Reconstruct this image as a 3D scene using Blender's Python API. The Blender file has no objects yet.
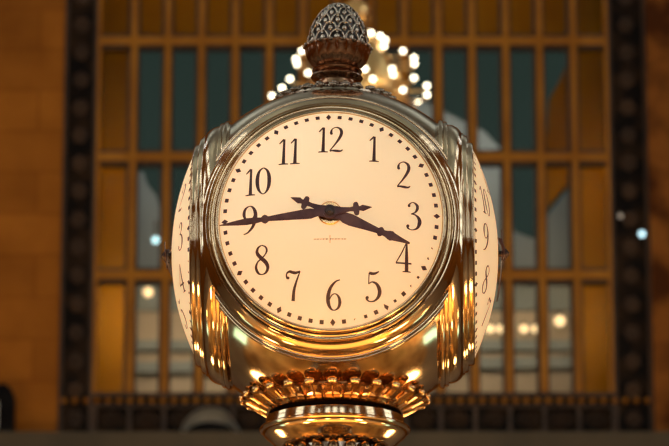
import bpy, bmesh, math, random
from mathutils import Vector, Matrix
random.seed(7)
PI = math.pi
S = bpy.context.scene
C = S.collection
# ------------------------------------------------------------------ camera
R = 0.30                      # radius of a clock dial in metres
F = 3733.0                    # focal length in pixels
ELEV = math.radians(14.3); PITCH = ELEV + math.atan(32 / F)
DIST = 10.35
HZ, VT = DIST * math.cos(ELEV), DIST * math.sin(ELEV)
CAM = Vector((0, -HZ, 1.62)); ZC = CAM.z + VT
cam = bpy.data.objects.new('camera', bpy.data.cameras.new('camera')); C.objects.link(cam)
cam.location = CAM; cam.rotation_euler = (PI / 2 + PITCH, 0, 0)
cam.data.sensor_width = 36; cam.data.lens = F / 669 * 36
cam.data.clip_end = 300
cam.data.dof.use_dof = True; cam.data.dof.focus_distance = 10.0; cam.data.dof.aperture_fstop = 7.4
S.camera = cam

def at(px, py, Y):
    d = Vector(((px - 334.5) / F, 0, (223 - py) / F))
    w = Vector((d.x, math.cos(PITCH) - d.z * math.sin(PITCH), math.sin(PITCH) + d.z * math.cos(PITCH)))
    return CAM + w * ((Y - CAM.y) / w.y)

# ------------------------------------------------------------------ materials
def mat(name, col=(.5, .5, .5), rough=.5, metal=0, emit=None, es=0, spec=None, coat=0):
    m = bpy.data.materials.new(name); m.use_nodes = True
    b = m.node_tree.nodes['Principled BSDF']
    b.inputs['Base Color'].default_value = (*col, 1); b.inputs['Roughness'].default_value = rough
    b.inputs['Metallic'].default_value = metal
    if emit: b.inputs['Emission Color'].default_value = (*emit, 1); b.inputs['Emission Strength'].default_value = es
    if spec is not None: b.inputs['Specular IOR Level'].default_value = spec
    b.inputs['Coat Weight'].default_value = coat
    return m

def noise_mix(m, c1, c2, scale=5, detail=4, rough_range=None, bump=0, dist=.01, lo=.35, hi=.65, stretch=None):
    nt = m.node_tree; N = nt.nodes; L = nt.links; b = N['Principled BSDF']
    tc = N.new('ShaderNodeTexCoord'); no = N.new('ShaderNodeTexNoise')
    no.inputs['Scale'].default_value = scale; no.inputs['Detail'].default_value = detail
    src = tc.outputs['Object']
    if stretch:
        mp = N.new('ShaderNodeMapping'); mp.inputs['Scale'].default_value = stretch
        L.new(src, mp.inputs['Vector']); src = mp.outputs['Vector']
    L.new(src, no.inputs['Vector'])
    cr = N.new('ShaderNodeValToRGB'); e = cr.color_ramp.elements
    e[0].position = lo; e[0].color = (*c1, 1); e[1].position = hi; e[1].color = (*c2, 1)
    L.new(no.outputs['Fac'], cr.inputs['Fac']); L.new(cr.outputs['Color'], b.inputs['Base Color'])
    if rough_range:
        mr = N.new('ShaderNodeMapRange'); mr.inputs['To Min'].default_value = rough_range[0]; mr.inputs['To Max'].default_value = rough_range[1]
        L.new(no.outputs['Fac'], mr.inputs['Value']); L.new(mr.outputs['Result'], b.inputs['Roughness'])
    if bump:
        bp = N.new('ShaderNodeBump'); bp.inputs['Strength'].default_value = bump; bp.inputs['Distance'].default_value = dist
        L.new(no.outputs['Fac'], bp.inputs['Height']); L.new(bp.outputs['Normal'], b.inputs['Normal'])
    return m

brass = noise_mix(mat('polished_brass', metal=1, rough=.14), (.36, .25, .14), (.56, .40, .235), 5, 2, (.07, .16), .08, .004)
brass_old = noise_mix(mat('aged_brass', metal=1, rough=.25), (.40, .23, .10), (.66, .42, .20), 10, 3, (.10, .22), .05, .002)
copper = noise_mix(mat('dark_copper', metal=1, rough=.2), (.17, .08, .04), (.36, .20, .11), 9, 2, (.1, .22))
bronze = noise_mix(mat('dark_bronze', metal=1, rough=.3), (.16, .12, .08), (.46, .36, .26), 18, 3, (.14, .28), .1, .002)
black_gap = mat('black_shadow_gap', (.003, .002, .002), .8, spec=0)  # shade of the recess put into a flat black
opal = mat('opal_glass', (.20, .185, .16), .24, emit=(1.0, .50, .12), es=.19, spec=.15)
nt = opal.node_tree; tl = nt.nodes.new('ShaderNodeBsdfTranslucent'); tl.inputs['Color'].default_value = (.86, .80, .70, 1); ads = nt.nodes.new('ShaderNodeAddShader')
nt.links.new(nt.nodes['Principled BSDF'].outputs[0], ads.inputs[0]); nt.links.new(tl.outputs[0], ads.inputs[1]); nt.links.new(ads.outputs[0], nt.nodes['Material Output'].inputs['Surface'])
ink = noise_mix(mat('numeral_enamel', rough=.5), (.024, .004, .004), (.045, .008, .008), 60, 2)
ink_faint = mat('faint_enamel', (.20, .17, .10), .5)
steel = noise_mix(mat('weathered_hand_steel', metal=.3, rough=.38), (.035, .006, .005), (.080, .035, .030), 26, 4, (.28, .45), .3, .001)
iron = mat('dark_hub_iron', (.05, .035, .03), .35, .8)

# ------------------------------------------------------------------ mesh helpers
def obj(name, bm, m, parent=None, smooth=True, angle=35, kind=None):
    me = bpy.data.meshes.new(name); bmesh.ops.recalc_face_normals(bm, faces=bm.faces[:])
    bm.to_mesh(me); bm.free()
    if smooth:
        me.polygons.foreach_set('use_smooth', [True] * len(me.polygons)); me.set_sharp_from_angle(angle=math.radians(angle))
    me.materials.append(m)
    o = bpy.data.objects.new(name, me); C.objects.link(o)
    if parent: o.parent = parent
    if kind: o['kind'] = kind
    return o

def box(bm, a, b):
    r = bmesh.ops.create_cube(bm, size=1)
    M = Matrix.Translation(((a[0] + b[0]) / 2, (a[1] + b[1]) / 2, (a[2] + b[2]) / 2)) @ Matrix.Diagonal((abs(b[0] - a[0]), abs(b[1] - a[1]), abs(b[2] - a[2]), 1))
    bmesh.ops.transform(bm, matrix=M, verts=r['verts'])
    return r['verts']

def boxes(*bs):
    bm = bmesh.new()
    for a, b in bs: box(bm, a, b)
    return bm

def sphere(bm, c, r, seg=16, rings=10, sc=(1, 1, 1), rot=None):
    q = bmesh.ops.create_uvsphere(bm, u_segments=seg, v_segments=rings, radius=r)
    M = Matrix.Translation(c) @ (rot.to_4x4() if rot else Matrix()) @ Matrix.Diagonal((*sc, 1))
    bmesh.ops.transform(bm, matrix=M, verts=q['verts'])

def lathe(bm, prof, seg=96, M=Matrix(), rf=None):
    """prof: (radius, height); axis Z; rf(angle, k) radius factor"""
    rows = []
    for k, (r, z) in enumerate(prof):
        if r < 1e-6: rows.append([bm.verts.new(M @ Vector((0, 0, z)))]); continue
        row = []
        for i in range(seg):
            a = 2 * PI * i / seg; q = r * (rf(a, k) if rf else 1)
            row.append(bm.verts.new(M @ Vector((q * math.cos(a), q * math.sin(a), z))))
        rows.append(row)
    for A, B in zip(rows, rows[1:]):
        for i in range(seg):
            j = (i + 1) % seg
            if len(A) == 1 and len(B) == 1: break
            if len(A) == 1: bm.faces.new((A[0], B[i], B[j]))
            elif len(B) == 1: bm.faces.new((A[i], A[j], B[0]))
            else: bm.faces.new((A[i], A[j], B[j], B[i]))

def tube(bm, pts, rad, seg=8):
    pts = [Vector(p) for p in pts]; rows = []
    for i, p in enumerate(pts):
        d = (pts[min(i + 1, len(pts) - 1)] - pts[max(i - 1, 0)]).normalized()
        u = d.orthogonal().normalized(); v = d.cross(u); r = rad[i] if isinstance(rad, (list, tuple)) else rad
        rows.append([bm.verts.new(p + (u * math.cos(2 * PI * k / seg) + v * math.sin(2 * PI * k / seg)) * r) for k in range(seg)])
    for A, B in zip(rows, rows[1:]):
        for k in range(seg): bm.faces.new((A[k], A[(k + 1) % seg], B[(k + 1) % seg], B[k]))
    bm.faces.new(rows[0]); bm.faces.new(rows[-1])

def catmull(P, n=10):
    out = []
    for i in range(len(P) - 1):
        p0, p1, p2, p3 = P[max(i - 1, 0)], P[i], P[i + 1], P[min(i + 2, len(P) - 1)]
        for k in range(n):
            t = k / n
            out.append(tuple(.5 * (2 * b + (c - a) * t + (2 * a - 5 * b + 4 * c - d) * t * t + (3 * b - a - 3 * c + d) * t ** 3) for a, b, c, d in zip(p0, p1, p2, p3)))
    out.append(tuple(P[-1])); return out

def tag(o, label=None, cat=None, group=None, kind=None):
    if label: o['label'] = label
    if cat: o['category'] = cat
    if group: o['group'] = group
    if kind: o['kind'] = kind
    return o

def empty(name, loc, label=None, cat=None, group=None):
    o = bpy.data.objects.new(name, None); C.objects.link(o); o.location = loc; o.empty_display_size = .1
    return tag(o, label, cat, group)

# ================================================================== THE CLOCK
# local units: 1 = dial radius; the root is scaled by R through U()
clock = empty('station_clock', (0.0, 0, 0), 'four-faced brass ball clock with glowing opal dials and pinecone finial', 'clock')
clock.location = ((335 - 334.5) / F * DIST, 0, ZC)
YAW = math.radians(-1.7)
clock.rotation_euler = (0, 0, YAW)
US = Matrix.Diagonal((R, R, R, 1))
def cobj(name, bm, m, parent=None, **k):
    bmesh.ops.transform(bm, matrix=US, verts=bm.verts[:])
    return obj(name, bm, m, parent or clock, **k)

A0 = 1.262            # plane of the glass edge
SAG = .245           # dome of the glass
RS = (1 + SAG * SAG) / (2 * SAG)
def dome(r): return A0 + math.sqrt(max(RS * RS - r * r, 0)) - (RS - SAG)
# matrix for "face frame": x right, y up (seen by a viewer), z outwards -> front face looks to -Y
FACE = Matrix(((1, 0, 0, 0), (0, 0, -1, 0), (0, 1, 0, 0), (0, 0, 0, 1)))
def side(k): return Matrix.Rotation(k * PI / 2, 4, 'Z')       # 0 front, 1 right (+X), 2 back, 3 left
SR = 1.545
PROF = [(.985, 1.235), (.992, 1.264), (1.003, 1.280), (1.018, 1.281), (1.029, 1.270), (1.033, 1.250), (1.036, 1.226),
        (1.046, 1.212), (1.060, 1.205), (1.072, 1.206), (1.078, 1.218), (1.086, 1.224), (1.094, 1.217), (1.096, 1.200),
        (1.100, 1.184), (1.106, 1.192), (1.114, 1.191), (1.118, 1.180),
        (1.122, 1.172), (1.140, 1.163), (1.160, 1.145), (1.178, 1.118), (1.190, 1.088), (1.195, 1.062), (1.193, 1.046),
        (1.200, 1.040), (1.208, 1.044), (1.218, 1.042), (1.224, 1.031), (1.223, 1.016), (1.217, 1.006),
        (1.224, 1.002), (1.234, 1.003), (1.242, .993), (1.244, .977), (1.238, .963), (1.228, .957), (1.222, .945)]
def wedge(bm, M):
    for n in (Vector((1, 1, 0)), Vector((-1, 1, 0))):
        g = bm.verts[:] + bm.edges[:] + bm.faces[:]
        bmesh.ops.bisect_plane(bm, geom=g, dist=1e-6, plane_co=(0, 0, 0), plane_no=n, clear_outer=True)
    bmesh.ops.transform(bm, matrix=M, verts=bm.verts[:])
for k in range(4):
    bm = bmesh.new(); lathe(bm, PROF, 160, FACE); wedge(bm, side(k)); cobj('bezel', bm, brass, angle=50)
for nm, up in (('dome_housing', 1), ('bowl_housing', -1)):
    hb = bmesh.new()
    for k in range(4):
        bm = bmesh.new(); pr = [(1.221, .947)]
        for i in range(31):
            a = .945 * (1 - i / 30); pr.append((math.sqrt(SR * SR - a * a), a))
        lathe(bm, pr, 160, FACE); wedge(bm, side(k))
        bmesh.ops.bisect_plane(bm, geom=bm.verts[:] + bm.edges[:] + bm.faces[:], dist=1e-6, plane_co=(0, 0, 0), plane_no=(0, 0, -up), clear_outer=True)
        me = bpy.data.meshes.new('tmp'); bm.to_mesh(me); bm.free(); hb.from_mesh(me); bpy.data.meshes.remove(me)
    bmesh.ops.remove_doubles(hb, verts=hb.verts[:], dist=1e-4)
    cobj(nm, hb, brass, angle=40)

# ---- numerals (strokes: control points x, y, width ; box 0.5 x 1)
G = {
 '1': [[(.10, .80, .035), (.17, .88, .05), (.26, .985, .05)], [(.27, .98, .07), (.26, .5, .085), (.25, .01, .11)], [(.08, .0, .03), (.25, .012, .05), (.42, .0, .03)]],
 '2': [[(.08, .72, .09), (.075, .80, .075), (.12, .92, .035), (.26, .985, .04), (.40, .90, .085), (.43, .74, .10), (.36, .54, .085), (.20, .28, .05), (.03, .05, .03)],
       [(.03, .03, .04), (.12, .055, .06), (.27, .04, .085), (.40, .035, .06), (.48, .09, .03)]],
 '3': [[(.11, .84, .08), (.13, .91, .05), (.25, .985, .03), (.38, .90, .085), (.40, .77, .09), (.32, .63, .05), (.18, .565, .03)],
       [(.18, .565, .03), (.33, .54, .05), (.45, .42, .10), (.47, .26, .12), (.39, .08, .07), (.22, .005, .03), (.08, .05, .05), (.06, .14, .10)]],
 '4': [[(.36, .99, .03), (.20, .64, .035), (.0, .29, .03)], [(-.01, .285, .05), (.25, .285, .05), (.53, .285, .05)],
       [(.37, .99, .05), (.365, .5, .10), (.36, .02, .11)], [(.22, .0, .03), (.36, .01, .04), (.50, .0, .03)]],
 '5': [[(.12, .94, .08), (.22, .915, .09), (.34, .93, .07), (.46, 1.0, .03)], [(.12, .94, .03), (.11, .75, .03), (.10, .57, .03)],
       [(.10, .57, .03), (.22, .64, .04), (.38, .57, .09), (.47, .38, .12), (.44, .18, .10), (.30, .03, .05), (.14, .0, .035), (.04, .06, .06), (.04, .13, .10)]],
 '6': [[(.47, .985, .03), (.32, .93, .05), (.15, .74, .09), (.06, .48, .115), (.06, .24, .115), (.14, .06, .07), (.26, .0, .03), (.40, .08, .07), (.455, .26, .10), (.41, .44, .07), (.30, .53, .03), (.18, .48, .035), (.10, .34, .03)]],
 '7': [[(.06, .76, .09), (.015, .83, .05), (.03, .93, .05), (.12, .985, .075), (.22, .955, .09), (.34, .935, .085), (.49, .985, .04)], [(.48, .97, .035), (.36, .66, .06), (.27, .36, .09), (.235, .01, .11)]],
 '8': [[(.25, .99, .03), (.38, .92, .05), (.42, .79, .06), (.36, .66, .04), (.24, .54, .045), (.10, .42, .05), (.045, .24, .08), (.12, .06, .07), (.25, .0, .03), (.39, .06, .07), (.455, .22, .10), (.39, .39, .12), (.24, .54, .12), (.12, .67, .11), (.08, .79, .09), (.13, .92, .06), (.25, .99, .03)]],
 '0': [[(.25, .99, .03), (.38, .88, .07), (.45, .65, .115), (.45, .35, .115), (.38, .12, .07), (.25, .01, .03), (.12, .12, .07), (.05, .35, .115), (.05, .65, .115), (.12, .88, .07), (.25, .99, .03)]],
}
G['9'] = [[(.5 - x, 1 - y, w) for x, y, w in G['6'][0]]]
def on_dome(x, y, lift=.004): return Vector((x, y, dome(math.hypot(x, y)) + lift))
def stroke(bm, P, M, n=9):
    P = catmull(P, n); L_, R_ = [], []
    for i, (x, y, w) in enumerate(P):
        a = P[max(i - 1, 0)]; b = P[min(i + 1, len(P) - 1)]
        d = Vector((b[0] - a[0], b[1] - a[1])); d = d.normalized() if d.length else Vector((1, 0))
        w = w * 1.08 + .005; nx, ny = -d.y * w / 2, d.x * w / 2
        L_.append(M(x + nx, y + ny)); R_.append(M(x - nx, y - ny))
    V = [[bm.verts.new(p) for p in q] for q in (L_, R_)]
    for i in range(len(P) - 1): bm.faces.new((V[0][i], V[0][i + 1], V[1][i + 1], V[1][i]))
def disc(bm, x, y, r, M, n=14):
    bm.faces.new([bm.verts.new(M(x + r * math.cos(2 * PI * i / n), y + r * math.sin(2 * PI * i / n))) for i in range(n)])
BALL = {'2': [(.085, .73, .052)], '3': [(.115, .85, .05), (.07, .135, .055)], '5': [(.05, .125, .055)], '7': [(.07, .775, .05)]}
NR, NH = .722, .258
NUDGE = {12: (0, -.01), 1: (.028, 0), 2: (.026, .022), 3: (.012, 0), 4: (.020, -.012), 5: (.016, -.014), 6: (.03, .006), 7: (.034, -.01), 8: (.018, -.03), 9: (.006, -.03), 10: (-.024, -.03), 11: (-.006, -.02)}
# nudge each numeral as painted on the dial (x, y)
def numeral(h):
    a = h * PI / 6; cx, cy = NR * math.sin(a), NR * math.cos(a)
    s = str(h); adv = .50; W = sum(.40 if c == '1' else adv for c in s); bm = bmesh.new(); x0 = -W / 2
    cx += NUDGE[h][0]; cy += NUDGE[h][1]
    for c in s:
        off = x0 - (.05 if c == '1' else 0)
        M = lambda x, y, off=off: FACE @ on_dome(cx + (x + off) * NH, cy + (y - .5) * NH)
        for st in G[c]: stroke(bm, st, M)
        for b in BALL.get(c, []): disc(bm, *b, M)
        x0 += .40 if c == '1' else adv
    return bm
def marks():
    bm = bmesh.new(); rr = .945
    worn = {18: .55, 19: .7, 21: .6, 22: .55, 24: .7, 27: .8, 28: .45}
    for i in range(60):
        a = i * PI / 30 - .020; five = i % 5 == 0; s = .0185 * worn.get(i, 1)
        if five: pts = [(0, .032), (.024, 0), (0, -.032), (-.024, 0)]
        else: pts = [(-s, -s * .95), (s, -s * .95), (s, s * .95), (-s, s * .95)]
        if i in (18, 19, 22, 28): pts = pts[:3]
        if i == 25: pts = [(0, .032), (.014, .0), (.004, -.034), (-.026, .006)]
        ca, sa = math.cos(a), math.sin(a)
        bm.faces.new([bm.verts.new(FACE @ on_dome(*(lambda u, v: (u * ca + v * sa, -u * sa + v * ca))(u, rr + v))) for u, v in pts])
    return bm

# ---- hands (outline: half-width along length), they follow the dome
def hand(bm, spec, ang, lift, th=.009, bend=1.0):
    """spec: list of (distance, half width); ang clockwise from 12"""
    d = Vector((math.sin(ang), math.cos(ang))); n = Vector((d.y, -d.x))
    def z(s): return dome(0) + lift - .075 * s * s
    rows = []
    for s, w in spec:
        row = []
        for sg, dz in ((-1, 0), (-1, th * .55), (0, th), (1, th * .55), (1, 0)):
            p = d * s + n * w * sg
            row.append(bm.verts.new(FACE @ Vector((p.x, p.y, z(s) + dz))))
        rows.append(row)
    for A, B in zip(rows, rows[1:]):
        for i in range(5): bm.faces.new((A[i], A[(i + 1) % 5], B[(i + 1) % 5], B[i]))
    bm.faces.new(rows[0]); bm.faces.new(rows[-1])
def sub(spec, step=.03):
    out = []
    for (a, b) in zip(spec, spec[1:]):
        n = max(1, int(abs(b[0] - a[0]) / step))
        for i in range(n): out.append((a[0] + (b[0] - a[0]) * i / n, a[1] + (b[1] - a[1]) * i / n))
    return out + [spec[-1]]
TAIL = [(-.375, .002), (-.33, .018), (-.295, .030), (-.275, .022), (-.262, .020), (-.256, .052), (-.244, .062), (-.226, .062), (-.214, .050), (-.208, .022), (-.18, .019), (-.12, .026), (-.06, .042)]
MIN = TAIL + [(0, .05), (.06, .047), (.10, .030), (.125, .036), (.17, .047), (.22, .046), (.30, .040), (.45, .030), (.545, .022), (.560, .034), (.578, .042), (.596, .034), (.611, .020), (.66, .027), (.74, .031), (.82, .024), (.90, .014), (.985, .004)]
HOU = TAIL + [(0, .05), (.06, .047), (.10, .034), (.14, .050), (.20, .055), (.28, .046), (.36, .036), (.455, .026), (.468, .040), (.482, .046), (.496, .038), (.51, .026), (.535, .030), (.56, .040), (.585, .046), (.605, .036), (.64, .029), (.70, .018), (.755, .010), (.76, .003)]
AM, AH = math.radians(264.0), math.radians(111.8)
first = {}
for k in range(4):
    sd = side(k)
    def put(name, bm, m, parent=None, **q):
        bmesh.ops.transform(bm, matrix=sd, verts=bm.verts[:]); return cobj(name, bm, m, parent, **q)
    bm = bmesh.new(); lathe(bm, [(.0, dome(0))] + [(i / 24 * 1.0, dome(i / 24)) for i in range(1, 25)], 96, FACE); dial = put('dial', bm, opal)
    if k == 2: continue
    for h in range(1, 13): put('numeral', numeral(h), ink, dial, smooth=False)
    put('minute_track', marks(), ink, dial, smooth=False)
    bm = bmesh.new(); zc = -.235
    for i in range(22):
        x = -.14 + i * .0133
        if i in (10,): continue
        w = random.uniform(.006, .010); h_ = random.uniform(.004, .007)
        bm.faces.new([bm.verts.new(FACE @ on_dome(x + u * w, zc + v * h_, .003)) for u, v in ((-.5, -1), (.5, -1), (.5, 1), (-.5, 1))])
    bm.faces.new([bm.verts.new(FACE @ on_dome(u * .0025, zc + v * .035, .003)) for u, v in ((-1, -1), (1, -1), (1, 1), (-1, 1))])
    put('maker_mark', bm, ink_faint, dial, smooth=False)
    z0 = dome(0)
    bm = bmesh.new(); lathe(bm, [(.0, z0 - .03), (.105, z0 - .03), (.108, z0 - .002), (.098, z0 + .008), (.0, z0 + .008)], 40, FACE); put('hub_plate', bm, brass_old)
    bm = bmesh.new(); hand(bm, sub(HOU), AH, .032); lathe(bm, [(0, z0 + .028), (.066, z0 + .028), (.066, z0 + .044), (0, z0 + .044)], 32, FACE); put('hour_hand', bm, steel)
    bm = bmesh.new(); hand(bm, sub(MIN), AM, .052); lathe(bm, [(0, z0 + .048), (.062, z0 + .048), (.062, z0 + .066), (0, z0 + .066)], 32, FACE); put('minute_hand', bm, steel)
    bm = bmesh.new(); lathe(bm, [(.03, z0), (.03, z0 + .066), (.046, z0 + .068), (.046, z0 + .078), (.03, z0 + .084), (.028, z0 + .078), (.020, z0 + .076), (.020, z0 + .096), (.012, z0 + .102), (0, z0 + .102)], 32, FACE)
    lathe(bm, [(.032, z0 + .078), (.032, z0 + .090), (.0, z0 + .090)], 6, FACE); put('arbor', bm, iron)

# ---- base: leaf collar, black gap, band, bowl, beads, pedestal
DOWN = Matrix.Translation((0, 0, -.042))
def dobj(name, bm, m, **k):
    bmesh.ops.transform(bm, matrix=DOWN, verts=bm.verts[:]); return cobj(name, bm, m, **k)
ZT = -1.315
bm = bmesh.new()
lathe(bm, [(.74, -1.20), (.745, -1.33), (.70, -1.42), (.625, -1.455), (.60, -1.47), (0, -1.47)], 96)
dobj('collar_core', bm, brass_old)
NP = 26
def petal():
    bm = bmesh.new(); rows = []
    H = 12; Wn = 8; half = PI / NP * .97
    for i in range(H + 1):
        t = i / H                       # 0 bottom .. 1 top
        rho = .622 + (.845 - .622) * (t ** .85)
        z = -1.455 + .135 * t - 0.01 * t * t
        taper = 1.0 if t < .72 else math.sqrt(max(1 - ((t - .72) / .285) ** 2, .02))
        row = []
        for j in range(Wn + 1):
            u = j / Wn * 2 - 1
            rim = abs(u) ** 4
            dpt = .016 * rim - .014 * (1 - u * u) + (.012 if t > .9 else 0)
            a = u * half * taper
            rr = rho + dpt
            row.append(bm.verts.new((rr * math.sin(a), -rr * math.cos(a), z - dpt * .3)))
        rows.append(row)
    for A, B in zip(rows, rows[1:]):
        for j in range(Wn): bm.faces.new((A[j], A[j + 1], B[j + 1], B[j]))
    g = bmesh.ops.solidify(bm, geom=bm.faces[:], thickness=.012)
    sphere(bm, (0, -.852, -1.324), .042, 18, 14, (1.2, .8, .78))       # rolled tip
    # raised midrib
    tube(bm, [(0, -.628, -1.452), (0, -.70, -1.413), (0, -.79, -1.362)], [.008, .011, .006], 6)
    return bm
p0 = dobj('petal', petal(), brass_old)
for i in range(1, NP):
    o = p0.copy(); C.objects.link(o); o.parent = clock; o.rotation_euler = (0, 0, 2 * PI * i / NP)
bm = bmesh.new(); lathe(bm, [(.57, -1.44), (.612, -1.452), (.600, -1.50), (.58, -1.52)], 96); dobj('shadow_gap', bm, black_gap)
bm = bmesh.new()
lathe(bm, [(.55, -1.497), (.622, -1.497), (.630, -1.502), (.632, -1.510), (.634, -1.575), (.640, -1.584), (.658, -1.583), (.676, -1.589), (.688, -1.600), (.691, -1.612), (.684, -1.624), (.670, -1.630), (.662, -1.633), (.659, -1.644), (.642, -1.670), (.61, -1.695), (.57, -1.73), (.53, -1.758), (.49, -1.78), (.46, -1.79), (.43, -1.795)], 128)
dobj('band', bm, brass, angle=28)
NB = 20
bead_m = noise_mix(mat('dark_polished_brass', metal=1, rough=.15), (.18, .10, .045), (.30, .18, .08), 6, 2, (.1, .2))
bm = bmesh.new(); sphere(bm, (0, -.475, -1.862), .056, 16, 12, (1, .9, 1.35)); b0 = dobj('bead', bm, bead_m)
for i in range(1, NB):
    o = b0.copy(); C.objects.link(o); o.parent = clock; o.rotation_euler = (0, 0, 2 * PI * i / NB)
bm = bmesh.new(); zf = -ZC / R
lathe(bm, [(.43, -1.77), (.44, -1.90), (.50, -1.93), (.50, -1.98), (.36, -2.05), (.24, -2.3), (.20, -2.9), (.24, -3.4), (.5, -3.9), (.55, -4.6), (.9, -5.4), (1.0, -6.1), (1.3, -6.2), (1.3, zf + .6), (1.6, zf + .3), (1.6, zf)], 64)
dobj('pedestal', bm, bronze)

roof = empty('booth_roof', (clock.location.x, 0, ZC - 1.88), 'round brass-clad roof of the booth that the clock pedestal rises through', 'roof')  # unseen; added for its warm reflection in the lower brass
bm = bmesh.new(); lathe(bm, [(.40, 0), (.9, -.02), (1.5, -.05), (2.2, -.14), (2.4, -.24), (2.4, -.45), (2.2, -.5), (.40, -.5)], 16)
obj('roof_cladding', bm, noise_mix(mat('worn_roof_brass', metal=.85, rough=.45), (.30, .13, .03), (.75, .42, .13), 2.5, 4, (.3, .5)), roof, angle=10)
# ---- top: leaf ring, collar and pinecone finial
fin = Vector((.012, 0, 0))
FM = Matrix.Translation((.0, 0, 1.518)) @ Matrix.Rotation(math.radians(1.6), 4, 'Y') @ Matrix.Translation((.012, 0, -1.5))
bm = bmesh.new()
lathe(bm, [(.58, 1.405), (.56, 1.455), (.50, 1.475), (.42, 1.50), (.34, 1.53), (.28, 1.57), (.245, 1.60), (.0, 1.60)], 64)
cobj('crown_mount', bm, bronze)
def leaf(rho, sc, z, tilt):
    bm = bmesh.new()
    for dx, dy, s in ((0, 0, 1), (-.035, .012, .62), (.035, .012, .62), (0, -.03, .7)):
        sphere(bm, (dx * sc, -rho + dy * sc, z + .01 * s), .032 * s * sc, 10, 8, (1, 1.1, .8), Matrix.Rotation(tilt, 3, 'X'))
    return bm
for rho, n, z, sc in ((.53, 26, 1.475, 1.0), (.40, 20, 1.535, .9)):
    l0 = cobj('leaf', leaf(rho, sc, z, .5), bronze)
    for i in range(1, n):
        o = l0.copy(); C.objects.link(o); o.parent = clock; o.rotation_euler = (0, 0, 2 * PI * i / n + random.uniform(-.05, .05))
def fobj(name, bm, m, **k):
    bmesh.ops.transform(bm, matrix=FM, verts=bm.verts[:]); return cobj(name, bm, m, **k)
bm = bmesh.new()
lathe(bm, [(.24, 1.55), (.215, 1.60), (.205, 1.635), (.215, 1.66), (.235, 1.675), (.245, 1.69), (.235, 1.705), (.205, 1.715), (.200, 1.725), (.215, 1.735), (.232, 1.745), (.236, 1.757), (.226, 1.77), (.19, 1.785), (.185, 1.80), (0, 1.80)], 64)
fobj('finial_collar', bm, copper)
NF = 18
bm = bmesh.new()
def flute(a, k): return 1 + (.045 * (abs(math.cos(a * NF / 2)) ** .5) - .02) * (1 if 1 < k < 8 else 0)
lathe(bm, [(.17, 1.78), (.20, 1.795), (.245, 1.825), (.272, 1.86), (.288, 1.90), (.297, 1.94), (.303, 1.97), (.312, 1.985), (.300, 2.00), (.26, 2.00)], NF * 10, rf=flute)
fobj('finial_cup', bm, copper, angle=60)
bm = bmesh.new()
for i in range(NF):
    a = 2 * PI * (i) / NF
    sphere(bm, (.312 * math.cos(a), .312 * math.sin(a), 1.982), .022, 10, 8, (1, 1, .8))
fobj('cup_beading', bm, bronze)
cone_m = noise_mix(mat('silvered_bronze', metal=1, rough=.25), (.26, .20, .14), (.50, .42, .32), 8, 2, (.16, .3))
bm = bmesh.new()
def egg(t):       # t 0..1 bottom to top
    z = 1.985 + .425 * t; r = .272 * math.sqrt(max(1 - t ** 2.1, 0)) * (1 - .13 * t); return r, z
lathe(bm, [egg(i / 24) for i in range(25)], 48); nb = len(bm.faces)
for k in range(5):
    t = -.04 + k * .20; n = (12, 12, 12, 10, 7)[k]; dt = .27
    for i in range(n):
        a = 2 * PI * (i + (k % 2) * .5) / n - PI / 2
        w = PI / n * .98; P = []; Q = []
        for q in range(13):                      # raised arch-shaped rim of a scale
            s_ = q / 12 * PI; tt = min(max(t + dt * math.sin(s_), 0), .985); aa = a + w * math.cos(s_)
            rr, zz = egg(tt); rr += .012 + .010 * math.sin(s_)
            P.append((rr * math.cos(aa), rr * math.sin(aa), zz))
        tube(bm, P, .0105, 6)
        tt = min(max(t + dt * .45, .02), .97); c, z1 = egg(tt)
        sphere(bm, (c * math.cos(a), c * math.sin(a), z1), 1, 10, 8, (.014, .42 * w * max(c, .05), .030), Matrix.Rotation(a, 3, 'Z'))
bm.faces.ensure_lookup_table()
for f in bm.faces[:nb]: f.material_index = 1  # egg body between the scale rims is darker
fobj('pinecone', bm, cone_m, angle=70).data.materials.append(mat('near_black_bronze', (.06, .05, .045), .35, .9))
cup_m = 0

# ================================================================== THE HALL
YW = 42.0                      # end wall behind the clock
def wp(px, py, Y=YW): return at(px, py, Y)
def wx(px, Y=YW): return wp(px, 223, Y).x
def wz(py, Y=YW): return wp(334.5, py, Y).z
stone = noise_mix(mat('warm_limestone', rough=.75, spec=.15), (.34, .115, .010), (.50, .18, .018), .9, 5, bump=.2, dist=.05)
nt = stone.node_tree; N = nt.nodes; L = nt.links; b = N['Principled BSDF']
br = N.new('ShaderNodeTexBrick'); br.inputs['Scale'].default_value = 1; br.inputs['Brick Width'].default_value = 1.3; br.inputs['Row Height'].default_value = .62
br.inputs['Color1'].default_value = (1, .96, .9, 1); br.inputs['Color2'].default_value = (.78, .72, .66, 1); br.inputs['Mortar'].default_value = (.7, .62, .55, 1); br.inputs['Mortar Size'].default_value = .02
tc = N.new('ShaderNodeTexCoord'); sx = N.new('ShaderNodeSeparateXYZ'); ad = N.new('ShaderNodeMath'); cx_ = N.new('ShaderNodeCombineXYZ')
L.new(tc.outputs['Object'], sx.inputs[0]); L.new(sx.outputs['X'], ad.inputs[0]); L.new(sx.outputs['Y'], ad.inputs[1]); L.new(ad.outputs[0], cx_.inputs['X']); L.new(sx.outputs['Z'], cx_.inputs['Y'])
L.new(cx_.outputs[0], br.inputs['Vector'])
mx = N.new('ShaderNodeMix'); mx.data_type = 'RGBA'; mx.blend_type = 'MULTIPLY'; mx.inputs[0].default_value = .8
L.new(N['Color Ramp'].outputs['Color'], mx.inputs[6]); L.new(br.outputs['Color'], mx.inputs[7]); L.new(mx.outputs[2], b.inputs['Base Color'])
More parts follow.
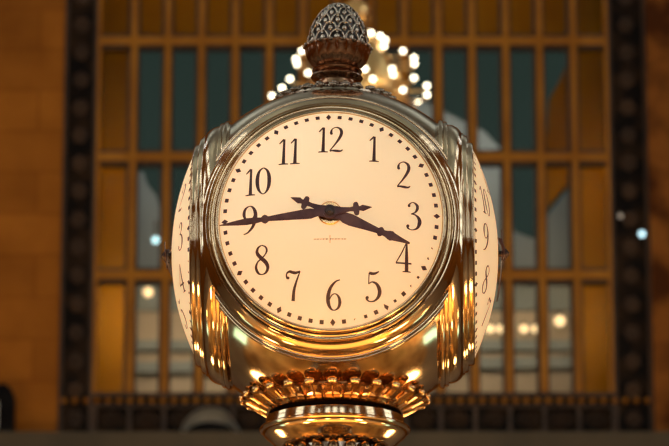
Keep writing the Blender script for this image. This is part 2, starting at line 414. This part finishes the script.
stone_red = noise_mix(mat('reddish_limestone', rough=.75, spec=.1), (.08, .022, .004), (.30, .105, .018), 1.6, 4, lo=.38, hi=.6)
marble = noise_mix(mat('dark_veined_marble', rough=.6, spec=.1), (.005, .003, .002), (.040, .020, .008), 3.2, 6, lo=.42, hi=.72)
mull_m = noise_mix(mat('light_window_bronze', rough=.5, metal=.1, spec=.15), (.36, .135, .012), (.48, .20, .020), 1.2, 3)
mull_d = noise_mix(mat('dark_window_bronze', rough=.6), (.035, .016, .006), (.075, .035, .012), 2, 3)
panel_m = noise_mix(mat('tan_plaster', rough=.85, spec=0), (.34, .135, .006), (.42, .18, .010), .7, 2)
ledge_m = noise_mix(mat('brown_ledge_stone', rough=.8), (.070, .056, .034), (.105, .080, .046), 1, 4)
ceil_m = noise_mix(mat('blue_green_vault', rough=.9), (.30, .36, .36), (.40, .46, .45), .3, 2)
floor_m = noise_mix(mat('tennessee_marble_floor', rough=.35), (.34, .22, .13), (.45, .31, .19), .4, 4)
glass = bpy.data.materials.new('clear_glass'); glass.use_nodes = True
nt = glass.node_tree; nt.nodes.remove(nt.nodes['Principled BSDF'])
tr = nt.nodes.new('ShaderNodeBsdfTransparent'); gl = nt.nodes.new('ShaderNodeBsdfGlossy'); gl.inputs['Roughness'].default_value = .08
mxs = nt.nodes.new('ShaderNodeMixShader'); mxs.inputs[0].default_value = .005; tr.inputs['Color'].default_value = (.92, .95, .93, 1)
nt.links.new(tr.outputs[0], mxs.inputs[1]); nt.links.new(gl.outputs[0], mxs.inputs[2]); nt.links.new(mxs.outputs[0], nt.nodes['Material Output'].inputs['Surface'])

XL, XR = -15.0, 15.0; YB = -40.0; HT = 27.0
x0, x1 = wx(95), wx(611)                 # window opening
zb_, zt_ = wz(393), wz(-120)             # sill and head of the opening
px0, px1 = wx(62), wx(649)
zl = wz(446 + 30)
# end wall round the opening (stone left, reddish stone right)
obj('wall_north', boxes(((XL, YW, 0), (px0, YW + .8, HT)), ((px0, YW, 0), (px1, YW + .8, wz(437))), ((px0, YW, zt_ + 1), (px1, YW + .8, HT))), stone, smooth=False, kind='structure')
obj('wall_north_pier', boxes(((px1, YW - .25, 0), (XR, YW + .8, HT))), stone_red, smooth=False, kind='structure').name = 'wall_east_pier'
# dark marble strips beside the window with raised bronze rosettes
def strip(nm, xa, xb):
    o = obj(nm, boxes(((xa, YW - .02, wz(437)), (xb, YW + .5, zt_ + 1))), marble, smooth=False, kind='structure')
    bm = bmesh.new(); z = wz(437) + .25; c = (xa + xb) / 2; i = 0
    while z < zt_ + .8:
        for q in range(6):
            a = q * PI / 3 + i * .3
            sphere(bm, (c + .075 * math.cos(a), YW - .03, z + .085 * math.sin(a)), .045, 8, 6, (1, .6, 1))
        sphere(bm, (c, YW - .04, z), .04, 8, 6); z += .42; i += 1
    obj('rosette_relief', bm, mull_d, o)
    obj('edge_moulding', boxes(((xa, YW - .05, wz(437)), (xa + .05, YW, zt_ + 1)), ((xb - .05, YW - .05, wz(437)), (xb, YW, zt_ + 1))), mull_d, o, smooth=False)
strip('trim_1', px0, x0); strip('trim_2', x1, px1)

win = empty('window_1', ((x0 + x1) / 2, YW, zb_)); win['kind'] = 'structure'
W0 = Matrix.Translation(-win.location)
def wobj(name, bm, m, **k):
    bmesh.ops.transform(bm, matrix=W0, verts=bm.verts[:]); return obj(name, bm, m, win, smooth=False, **k)
wobj('window_frame', boxes(((x0, YW - .04, zb_), (x0 + .05, YW + .3, zt_)), ((x1 - .05, YW - .04, zb_), (x1, YW + .3, zt_)), ((x0, YW, zt_), (x1, YW + .3, zt_ + 1))), mull_m)
MUL = [132 + i * 34.15 for i in range(14)]
for p in MUL:
    c = wx(p); h = .046
    o = wobj('mullion', boxes(((c - h, YW - .07, zb_), (c + h, YW + .12, zt_))), mull_m)  # relief light put into colour: lighter core, darker edges
    bm = boxes(((c - h - .05, YW - .02, zb_), (c - h, YW + .16, zt_)), ((c + h, YW - .02, zb_), (c + h + .035, YW + .16, zt_)))
    bmesh.ops.transform(bm, matrix=W0, verts=bm.verts[:])
    obj('mullion_edge', bm, mull_d, o, smooth=False)
for py in (-79, 41.5, 157.5, 275.5):
    c = wz(py); h = .062
    o = wobj('transom', boxes(((x0, YW - .05, c - h), (x1, YW + .12, c + h))), mull_m)
    bm = boxes(((x0, YW - .02, c + h), (x1, YW + .16, c + h + .05)), ((x0, YW - .02, c - h - .05), (x1, YW + .16, c - h)))
    bmesh.ops.transform(bm, matrix=W0, verts=bm.verts[:])
    obj('transom_edge', bm, mull_d, o, smooth=False)  # transoms too carry highlight and shade in core and edge colours
wobj('glass', boxes(((x0, YW + .17, zb_), (x1, YW + .18, zt_))), glass)

# frieze below the window
fz = empty('trim_3', ((x0 + x1) / 2, YW, wz(437))); fz['kind'] = 'structure'
W1 = Matrix.Translation(-fz.location)
def zobj(name, bm, m, **k):
    bmesh.ops.transform(bm, matrix=W1, verts=bm.verts[:]); return obj(name, bm, m, fz, **k)
zobj('frieze_board', boxes(((x0, YW + .0, wz(437)), (x1, YW + .5, wz(393)))), marble, smooth=False)
zobj('frieze_rail', boxes(((x0, YW - .05, wz(397)), (x1, YW, wz(393)))), mull_d, smooth=False)
zobj('frieze_rail', boxes(((x0, YW - .07, wz(408)), (x1, YW, wz(405.5)))), mull_d, smooth=False)
bm = bmesh.new(); n = 54
for i in range(n):
    c = px0 + (px1 - px0) * (i + .5) / n
    sphere(bm, (c, YW - .05, wz(401.3)), .045, 8, 6)
zobj('frieze_beading', bm, mull_m)
for p in [97.85] + MUL + [610]:
    c = wx(p); zobj('frieze_post', boxes(((c - .03, YW - .06, wz(437)), (c + .03, YW, wz(405)))), mull_d, smooth=False)
bm = bmesh.new()
PP = [97.85] + MUL + [610]
for a, b_ in zip(PP, PP[1:]):
    c = (wx(a) + wx(b_)) / 2; z = (wz(408) + wz(431)) / 2
    for q in range(8):
        an = q * PI / 4; sphere(bm, (c + .11 * math.cos(an), YW - .01, z + .09 * math.sin(an)), .035, 8, 6)
    sphere(bm, (c, YW - .01, z), .05, 8, 6)
zobj('frieze_scrollwork', bm, mull_d)
ZLG = at(334.5, 431.5, YW - .9).z
obj('trim_4', boxes(((XL, YW - .9, ZLG - 2.2), (XR, YW, ZLG))), ledge_m, smooth=False, kind='structure')

# gallery between the two layers of window
YO = YW + 1.6
xo0, xo1 = wx(133, YO), wx(577, YO)
obj('window_2', boxes(((x0 - 1, YO, zb_ - 1), (xo0, YO + .3, zt_ + 2)), ((xo1, YO, zb_ - 1), (x1 + 1, YO + .3, zt_ + 2)), ((xo0, YO, wz(39, YO)), (xo1, YO + .3, zt_ + 2)),
    ), panel_m, smooth=False, kind='structure')
# arched spandrels in the corners of the outer opening
def spandrel(nm, pts, Y, m, th=.3):
    bm = bmesh.new(); A = [bm.verts.new((p.x, Y, p.z)) for p in pts]; B = [bm.verts.new((p.x, Y + th, p.z)) for p in pts]
    bm.faces.new(A); bm.faces.new(B[::-1])
    for i in range(len(A)): bm.faces.new((A[i], A[(i + 1) % len(A)], B[(i + 1) % len(A)], B[i]))
    return obj(nm, bm, m, smooth=False, kind='structure')
tanw = noise_mix(mat('reflected_tan', rough=.85), (.33, .27, .21), (.42, .35, .27), .6, 2)
greyb = noise_mix(mat('grey_pane_reflection', rough=.9), (.22, .22, .21), (.30, .30, .28), .4, 2)
blueg = noise_mix(mat('reflected_blue_grey', rough=.7), (.16, .19, .20), (.21, .24, .25), .5, 2)
Y2 = YO + .35
spandrel('trim_5', [wp(*p, Y2) for p in ((574, 45), (568, 62), (560, 80), (550, 98), (546, 150), (545, 172), (549, 205), (556, 196), (564, 186), (578, 176), (590, 170), (590, 30), (577, 38))], Y2, panel_m)
Y3 = YO + 2.5
spandrel('reflection_east', [wp(*p, Y3) for p in ((400, 90), (438, 108), (462, 121), (484, 131), (500, 148), (510, 172), (512, 200), (514, 232), (538, 240), (548, 215), (560, 200), (572, 186), (600, 178), (600, 300), (400, 300))], Y3, greyb)  # grey shapes added in place of mirror reflections in the panes
spandrel('reflection_west', [wp(*p, Y3) for p in ((120, 172), (143, 172), (147, 184), (156, 196), (162, 214), (164, 262), (164, 300), (120, 300))], Y3, greyb)
Y4 = YO + .6
spandrel('reflection_wall', [wp(*p, Y4) for p in ((90, 279), (330, 279), (620, 279), (620, 420), (90, 420))], Y4, tanw, .2)  # tan wall and bands added in place of hall reflections in the glass
for i, (a, b_) in enumerate(((282, 310), (340, 350), (362, 373))):
    pts = [wp(x, a + (-6 if i == 2 else 0) * (x - 120) / 480, Y4 - .12) for x in (90, 620)] + [wp(x, b_ + (-6 if i == 2 else 0) * (x - 120) / 480, Y4 - .12) for x in (620, 90)]
    spandrel('trim_%d' % (6 + i), pts, Y4 - .12, blueg, .1)
for p_ in (112, 594):
    l_ = bpy.data.lights.new('side_bay_fill', 'AREA'); l_.shape = 'RECTANGLE'; l_.size = .45; l_.size_y = .08; l_.energy = 8; l_.color = (1, .6, .16)  # unseen fills added behind the transom to brighten the outer panes
    o_ = bpy.data.objects.new('side_bay_fill', l_); C.objects.link(o_); o_.location = (wx(p_), YW + .2, wz(157.5)); o_.rotation_euler = (PI / 2, 0, 0)
# globes; those behind the panes are added for reflected lights
def emis(name, col, s):
    return mat(name, col, .5, emit=col, es=s)
lamp_m = emis('warm_globe', (1, .70, .38), 1.5)
lamp_b = emis('cool_globe', (.55, .85, .95), 2.2)
shade_m = mat('lamp_bracket', (.1, .06, .03), .5, .5)
def globe(px, py, rpx, m, label, grp=None, Y=Y4 - .35, name='reflection_globe'):
    c = wp(px, py, Y); r = rpx * (Y - CAM.y) / F
    e = empty(name, c, label, 'lamp', grp)
    bm = bmesh.new(); sphere(bm, (0, 0, 0), r, 16, 12); obj('globe', bm, m, e)
    bm = bmesh.new(); tube(bm, [(0, 0, r * .8), (0, .05, r + .05), (0, .28, r + .07)], .02, 8); obj('bracket', bm, shade_m, e)
    return e
globe(148, 292, 5.0, lamp_m, 'lone warm globe added for a light reflected in the lower left window panes')
globe(560, 321, 5.5, lamp_m, 'largest globe added for a reflected warm light, highest and furthest right behind the lower right panes')
for p, lb in (((490, 329), 'globe added for a reflected warm light, closest to the right clock dial behind the lower panes'), ((500.5, 329), 'second reflected-light globe out from the right clock dial'), ((524, 329), 'third reflected-light globe out from the right clock dial'), ((535.5, 329), 'fourth reflected-light globe out, just left of the largest one')):
    globe(*p, 4.2 if p[0] in (490, 524) else 4.0, lamp_m, lb, 'reflected-light globes behind the lower right panes')
e = globe(155.5, 240, 3.5, lamp_b, 'pale blue globe added for a bright reflection in the left middle window panes', name='blue_reflection', Y=YO - .2)  # glowing globe added in place of a cool reflection
e.children[0].scale = (1, 1, 2.6)
globe(642, 234, 3.2, lamp_b, 'bright small bluish lamp on the right dark marble strip', name='pilaster_lamp', Y=YW - .33)
globe(620.5, 216, 2.6, emis('dim_globe', (.6, .52, .42), .35), 'dim small lamp on the right dark strip, up and left of the bright one', name='pilaster_lamp', Y=YW - .33)

# things on the ledge
dark_p = noise_mix(mat('black_casing', rough=.8, spec=.05), (.006, .006, .007), (.014, .013, .013), 4, 2)
pale_m = noise_mix(mat('pale_enamel', rough=.5), (.66, .68, .64), (.8, .82, .78), 3, 2)
sp = empty('loudspeaker', (wp(2, 431.5, YW - .45).x, YW - .45, ZLG), 'black round-topped casing standing on the ledge at the far left', 'loudspeaker')
bm = bmesh.new(); w = .17; hh = .78
pr = [(-w, 0), (w, 0), (w, hh - .25)] + [(w * math.cos(a), hh - .25 + .22 * math.sin(a)) for a in [i * PI / 12 for i in range(1, 12)]] + [(-w, hh - .25)]
A = [bm.verts.new((x, -.15, z)) for x, z in pr]; B = [bm.verts.new((x, .15, z)) for x, z in pr]
bm.faces.new(A); bm.faces.new(B[::-1])
for i in range(len(A)): bm.faces.new((A[i], A[(i + 1) % len(A)], B[(i + 1) % len(A)], B[i]))
obj('casing', bm, dark_p, sp)
bm = bmesh.new(); box(bm, (-.145, -.165, .1), (-.045, -.15, .5)); obj('front_plate', bm, pale_m, sp, smooth=False)
# pale hooded floodlight
fl = empty('hooded_floodlight', (wp(210, 431.5, YW - .45).x, YW - .45, ZLG), 'white dome-hooded floodlight with dark underside on the ledge below the clock', 'floodlight')
q = (YW - .45 - CAM.y) / F
bm = bmesh.new(); rows = []
for i in range(17):
    t = i / 16; a = PI * t; row = []
    for j in range(9):
        v = j / 8 * PI * .5
        x = -30 * q + 62 * q * t; 
        hx = math.sin(a) ** .5 * 27 * q if t < .75 else (math.sin(PI * .75) ** .5 * 27 * q) * (1 - (t - .75) / .25) ** .8
        row.append(bm.verts.new((x, -.22 + .42 * math.sin(v), .02 + hx * math.cos(v))))
    rows.append(row)
for A, B in zip(rows, rows[1:]):
    for j in range(8): bm.faces.new((A[j], A[j + 1], B[j + 1], B[j]))
bmesh.ops.solidify(bm, geom=bm.faces[:], thickness=.13)
obj('hood', bm, pale_m, fl)
bm = bmesh.new(); sphere(bm, (0, -.05, .02), 1, 20, 12, (26 * q, .17, 14.5 * q)); 
g = bm.verts[:] + bm.edges[:] + bm.faces[:]; bmesh.ops.bisect_plane(bm, geom=g, plane_co=(0, 0, 0), plane_no=(0, 0, -1), clear_outer=True)
obj('lamp_body', bm, dark_p, fl)

# ---- chandelier behind the finial
YCH = 31.0
gold = noise_mix(mat('chandelier_gilding', metal=.8, rough=.3), (.75, .42, .14), (.9, .58, .24), 3, 3)
bulb_m = emis('bulb_glow', (1, .90, .64), 7)
cc = at(356, 90, YCH); q = (YCH - CAM.y) / F * 1.0
ch = empty('chandelier', cc, 'gilded bell chandelier with round bright bulbs hanging behind the finial', 'chandelier')
def cz(py): return at(356, py, YCH).z - cc.z
bm = bmesh.new()
lathe(bm, [(0, cz(-30)), (5 * q, cz(-30)), (5 * q, cz(2)), (13 * q, cz(6)), (16 * q, cz(12)), (15 * q, cz(20)), (9 * q, cz(24)), (11 * q, cz(30)), (19 * q, cz(36)), (27 * q, cz(47)), (36 * q, cz(60)), (45 * q, cz(75)), (51 * q, cz(90)), (54 * q, cz(104)), (48 * q, cz(118)), (25 * q, cz(130)), (0, cz(133))], 48, rf=lambda a, k: 1 + (.03 * math.cos(16 * a) if k > 7 else 0))
obj('bell_body', bm, gold, ch)
bm = bmesh.new(); tube(bm, [(0, 0, cz(-30)), (0, 0, HT - cc.z - .1)], .03, 8); obj('hanging_chain', bm, gold, ch)
BULBS = [(371, 33, 24), (380, 36, 26), (385, 40, 30), (384, 46, 30), (341, 36, 26), (330, 41, 28),
         (403, 51, 55), (414, 58, 60), (414.5, 64, 60), (302, 51, 56), (296, 59, 61), (297, 64, 61), (308, 73, -62),
         (392, 69, 60), (393, 74.5, 60), (365, 69, 58), (373, 79, 60), (414, 78, 66), (290, 79, 68), (282, 88, 75), (427, 86, 72), (427, 95, 73), (418, 101, -74),
         (403, 90, 62), (272, 96, 84), (320, 84, 64)]
bb = None
for px, py, rr in BULBS:
    dx = (px - 356); s = -1 if rr > 0 else 1; rr = max(abs(rr), abs(dx) + .5)
    Y = YCH + s * math.sqrt(rr * rr - dx * dx) * q
    p = at(px, py, Y) - cc
    if bb is None:
        bm = bmesh.new(); sphere(bm, (0, 0, 0), 2.5 * q, 12, 8); bb = obj('bulb', bm, bulb_m, ch); o = bb
    else: o = bb.copy(); C.objects.link(o); o.parent = ch
    o.location = p
    r_ = math.hypot(p.x, p.y); k = min(1, 25 * q / r_)
    bm = bmesh.new(); tube(bm, [(0, 0, -2 * q), (-p.x * .04, -p.y * .04, -5 * q), (-p.x * (1 - k), -p.y * (1 - k), -4 * q)], .012, 6)
    obj('bulb_arm', bm, gold, o)

# ---- the rest of the hall shell: what the brass reflects
obj('floor', boxes(((XL - 1, YB - 1, -.2), (XR + 1, YW + .8, 0))), floor_m, smooth=False, kind='structure')
obj('ceiling', boxes(((XL - 1, YB - 1, HT), (XR + 1, YW + .8, HT + .4))), ceil_m, smooth=False, kind='structure')
obj('wall_west', boxes(((XL - .8, YB, 0), (XL, YW + .8, HT))), stone, smooth=False, kind='structure')
obj('wall_east', boxes(((XR, YB, 0), (XR + .8, YW + .8, HT))), stone, smooth=False, kind='structure')
obj('wall_south', boxes(((XL, YB - .8, 0), (XR, YB, HT))), stone, smooth=False, kind='structure')
day = emis('daylit_glass', (.84, .94, 1.0), 4.5)
def tall_window(n, c, ax, w, z0_, z1_, cols, rws):
    """ax: 'x-' on the west wall, 'x+' east, 'y' south"""
    g = bmesh.new(); f = bmesh.new(); d = .06
    def bx(bmm, u0, u1, za, zb, off0, off1):
        if ax == 'y': box(bmm, (u0, YB + off0, za), (u1, YB + off1, zb))
        elif ax == 'x-': box(bmm, (XL + off0, u0, za), (XL + off1, u1, zb))
        else: box(bmm, (XR - off1, u0, za), (XR - off0, u1, zb))
    bx(g, c - w / 2, c + w / 2, z0_, z1_, .01, .05)
    for i in range(cols + 1): u = c - w / 2 + w * i / cols; bx(f, u - .12, u + .12, z0_, z1_, .05, .25)
    for i in range(rws + 1): z = z0_ + (z1_ - z0_) * i / rws; bx(f, c - w / 2, c + w / 2, z - .15, z + .15, .06, .27)
    o = obj('window_%d' % n, f, mull_d, smooth=False, kind='structure'); obj('glass', g, day, o, smooth=False)
n = 3
for cy in (-30, -19, -8, 3): 
    tall_window(n, cy, 'x-', 4.5, 5.5, 17, 4, 7); n += 1
    tall_window(n, cy, 'x+', 4.5, 5.5, 17, 4, 7); n += 1
for cy in (-14, -3, 8, 26):  # clerestory row placed and widened for highlight streaks on the bezels
    tall_window(n, cy, 'x-', 8.0, 21, 26.8, 7, 3); n += 1
    tall_window(n, cy, 'x+', 8.0, 21, 26.8, 7, 3); n += 1
for cx in (-8.5, 0, 8.5): tall_window(n, cx, 'y', 5.0, 8, 22, 4, 8); n += 1

# ---- lights
def area(name, loc, target, size, e, col, sy=None):
    l = bpy.data.lights.new(name, 'AREA'); l.energy = e; l.color = col; l.size = size
    if sy: l.shape = 'RECTANGLE'; l.size_y = sy
    o = bpy.data.objects.new(name, l); C.objects.link(o); o.location = loc
    o.rotation_euler = (Vector(target) - Vector(loc)).to_track_quat('-Z', 'Y').to_euler(); return o
def point(name, loc, e, col, r=.1):
    l = bpy.data.lights.new(name, 'POINT'); l.energy = e; l.color = col; l.shadow_soft_size = r
    o = bpy.data.objects.new(name, l); C.objects.link(o); o.location = loc; return o
WARM = (1, .60, .24)
area('end_wall_fill', (-6, 26, 6), (-9, YW, 13), 5, 230, WARM)  # added fills for warm chandelier light on the end wall
area('end_wall_fill', (6, 26, 6), (8, YW, 13), 5, 150, WARM)
area('gallery_light', (0, YW + 1.0, wz(-60)), (0, YW + 1.2, 0), 7, 14, (1, .64, .20), .8)
area('gallery_light', (0, YW + .5, wz(281)), (0, YO + .6, wz(345)), 7, 76, (1, .70, .44), .2)  # added strip brightening the lower wall behind the panes
area('outside_fill', (0, YO + 1.2, wz(60)), (0, Y3 + 2, wz(260)), 6, 60, (.9, .92, .9), 1)  # unseen fill added to light the grey shapes beyond the glass
# unseen washes added to brighten the vault mirrored in the brass
for x, y in ((-10, -12), (10, -12), (-9, 4), (9, 4), (-10, 26), (10, 26)):
    area('vault_wash', (x, y, 22), (x * .9, y, HT), 3, 430, (1, .97, .90))
area('floor_fill', (0, -3, 3.0), (0, -3, 0), 3, 110, (1, .5, .16))  # unseen wash added to warm the floor below the clock
# bulbs burning inside the clock, behind the opal dials
point('clock_bulb', (clock.location.x - .06, -.08, ZC + .12), 2.35, (.84, .83, .66), .05)
# booth lamps round the foot of the clock
for x, y, e, r in ((-1.25, -1.5, 80, .19), (1.25, -1.5, 80, .19), (-.45, -2.2, 26, .11), (.45, -2.2, 26, .11), (-2.2, -.2, 11, .10), (2.2, -.2, 11, .10)):
    point('booth_lamp', (x, y, ZC - 1.6), e, (1, .60, .24), r)
for x, y in ((0, -1.6), (-1.7, -.6), (1.7, -.6)):
    area('brass_underfill', (x, y, ZC - 1.75), (x * .3, y * .3, ZC), 1.5, 3.6, (1, .50, .14), 1.0)  # added glowing panels that give the lower brass a gold gradient
for sx_ in (-1, 1):
    area('teal_patch_fill', (1.76 * sx_, .22, ZC - 1.5), (.25 * sx_, -.25, ZC - .29), .26, 1.1, (.55, 1, .85), .30)  # added cool panels for the teal patches mirrored in the lower hull
area('brass_underfill', (0, -.85, ZC - 1.25), (0, -.5, ZC), 1.1, 2.0, (1, .50, .13), .5)  # added panel for gold reflections under the bowl
for x in (-.82, .82): point('booth_lamp', (x, .63, ZC - 1.2), 16, (1, .62, .26), .10)
point('chandelier_glow', tuple(cc + Vector((0, 3.2, -1.2))), 260, (1, .78, .5), .4)
area('brass_underfill', (0, -.75, ZC - 1.25), (0, -.6, ZC), 1.1, 3.2, (1, .50, .13), .5)  # second added panel warming the underside of the brass
for x in (-.55, .55): point('booth_lamp', (x, -.42, ZC - 1.2), 7, (1, .62, .26), .07)
# ---- world: dusk sky
w = bpy.data.worlds.new('dusk_sky'); S.world = w; w.use_nodes = True
bg = w.node_tree.nodes['Background']; bg.inputs['Color'].default_value = (.32, .50, .42, 1); bg.inputs['Strength'].default_value = .066
S.view_settings.view_transform = 'Standard'; S.view_settings.look = 'None'; S.view_settings.gamma = 1; S.view_settings.use_curve_mapping = False
S.view_settings.exposure = 0
S.cycles.use_denoising = True; S.cycles.max_bounces = 7; S.cycles.diffuse_bounces = 3; S.cycles.sample_clamp_indirect = 6
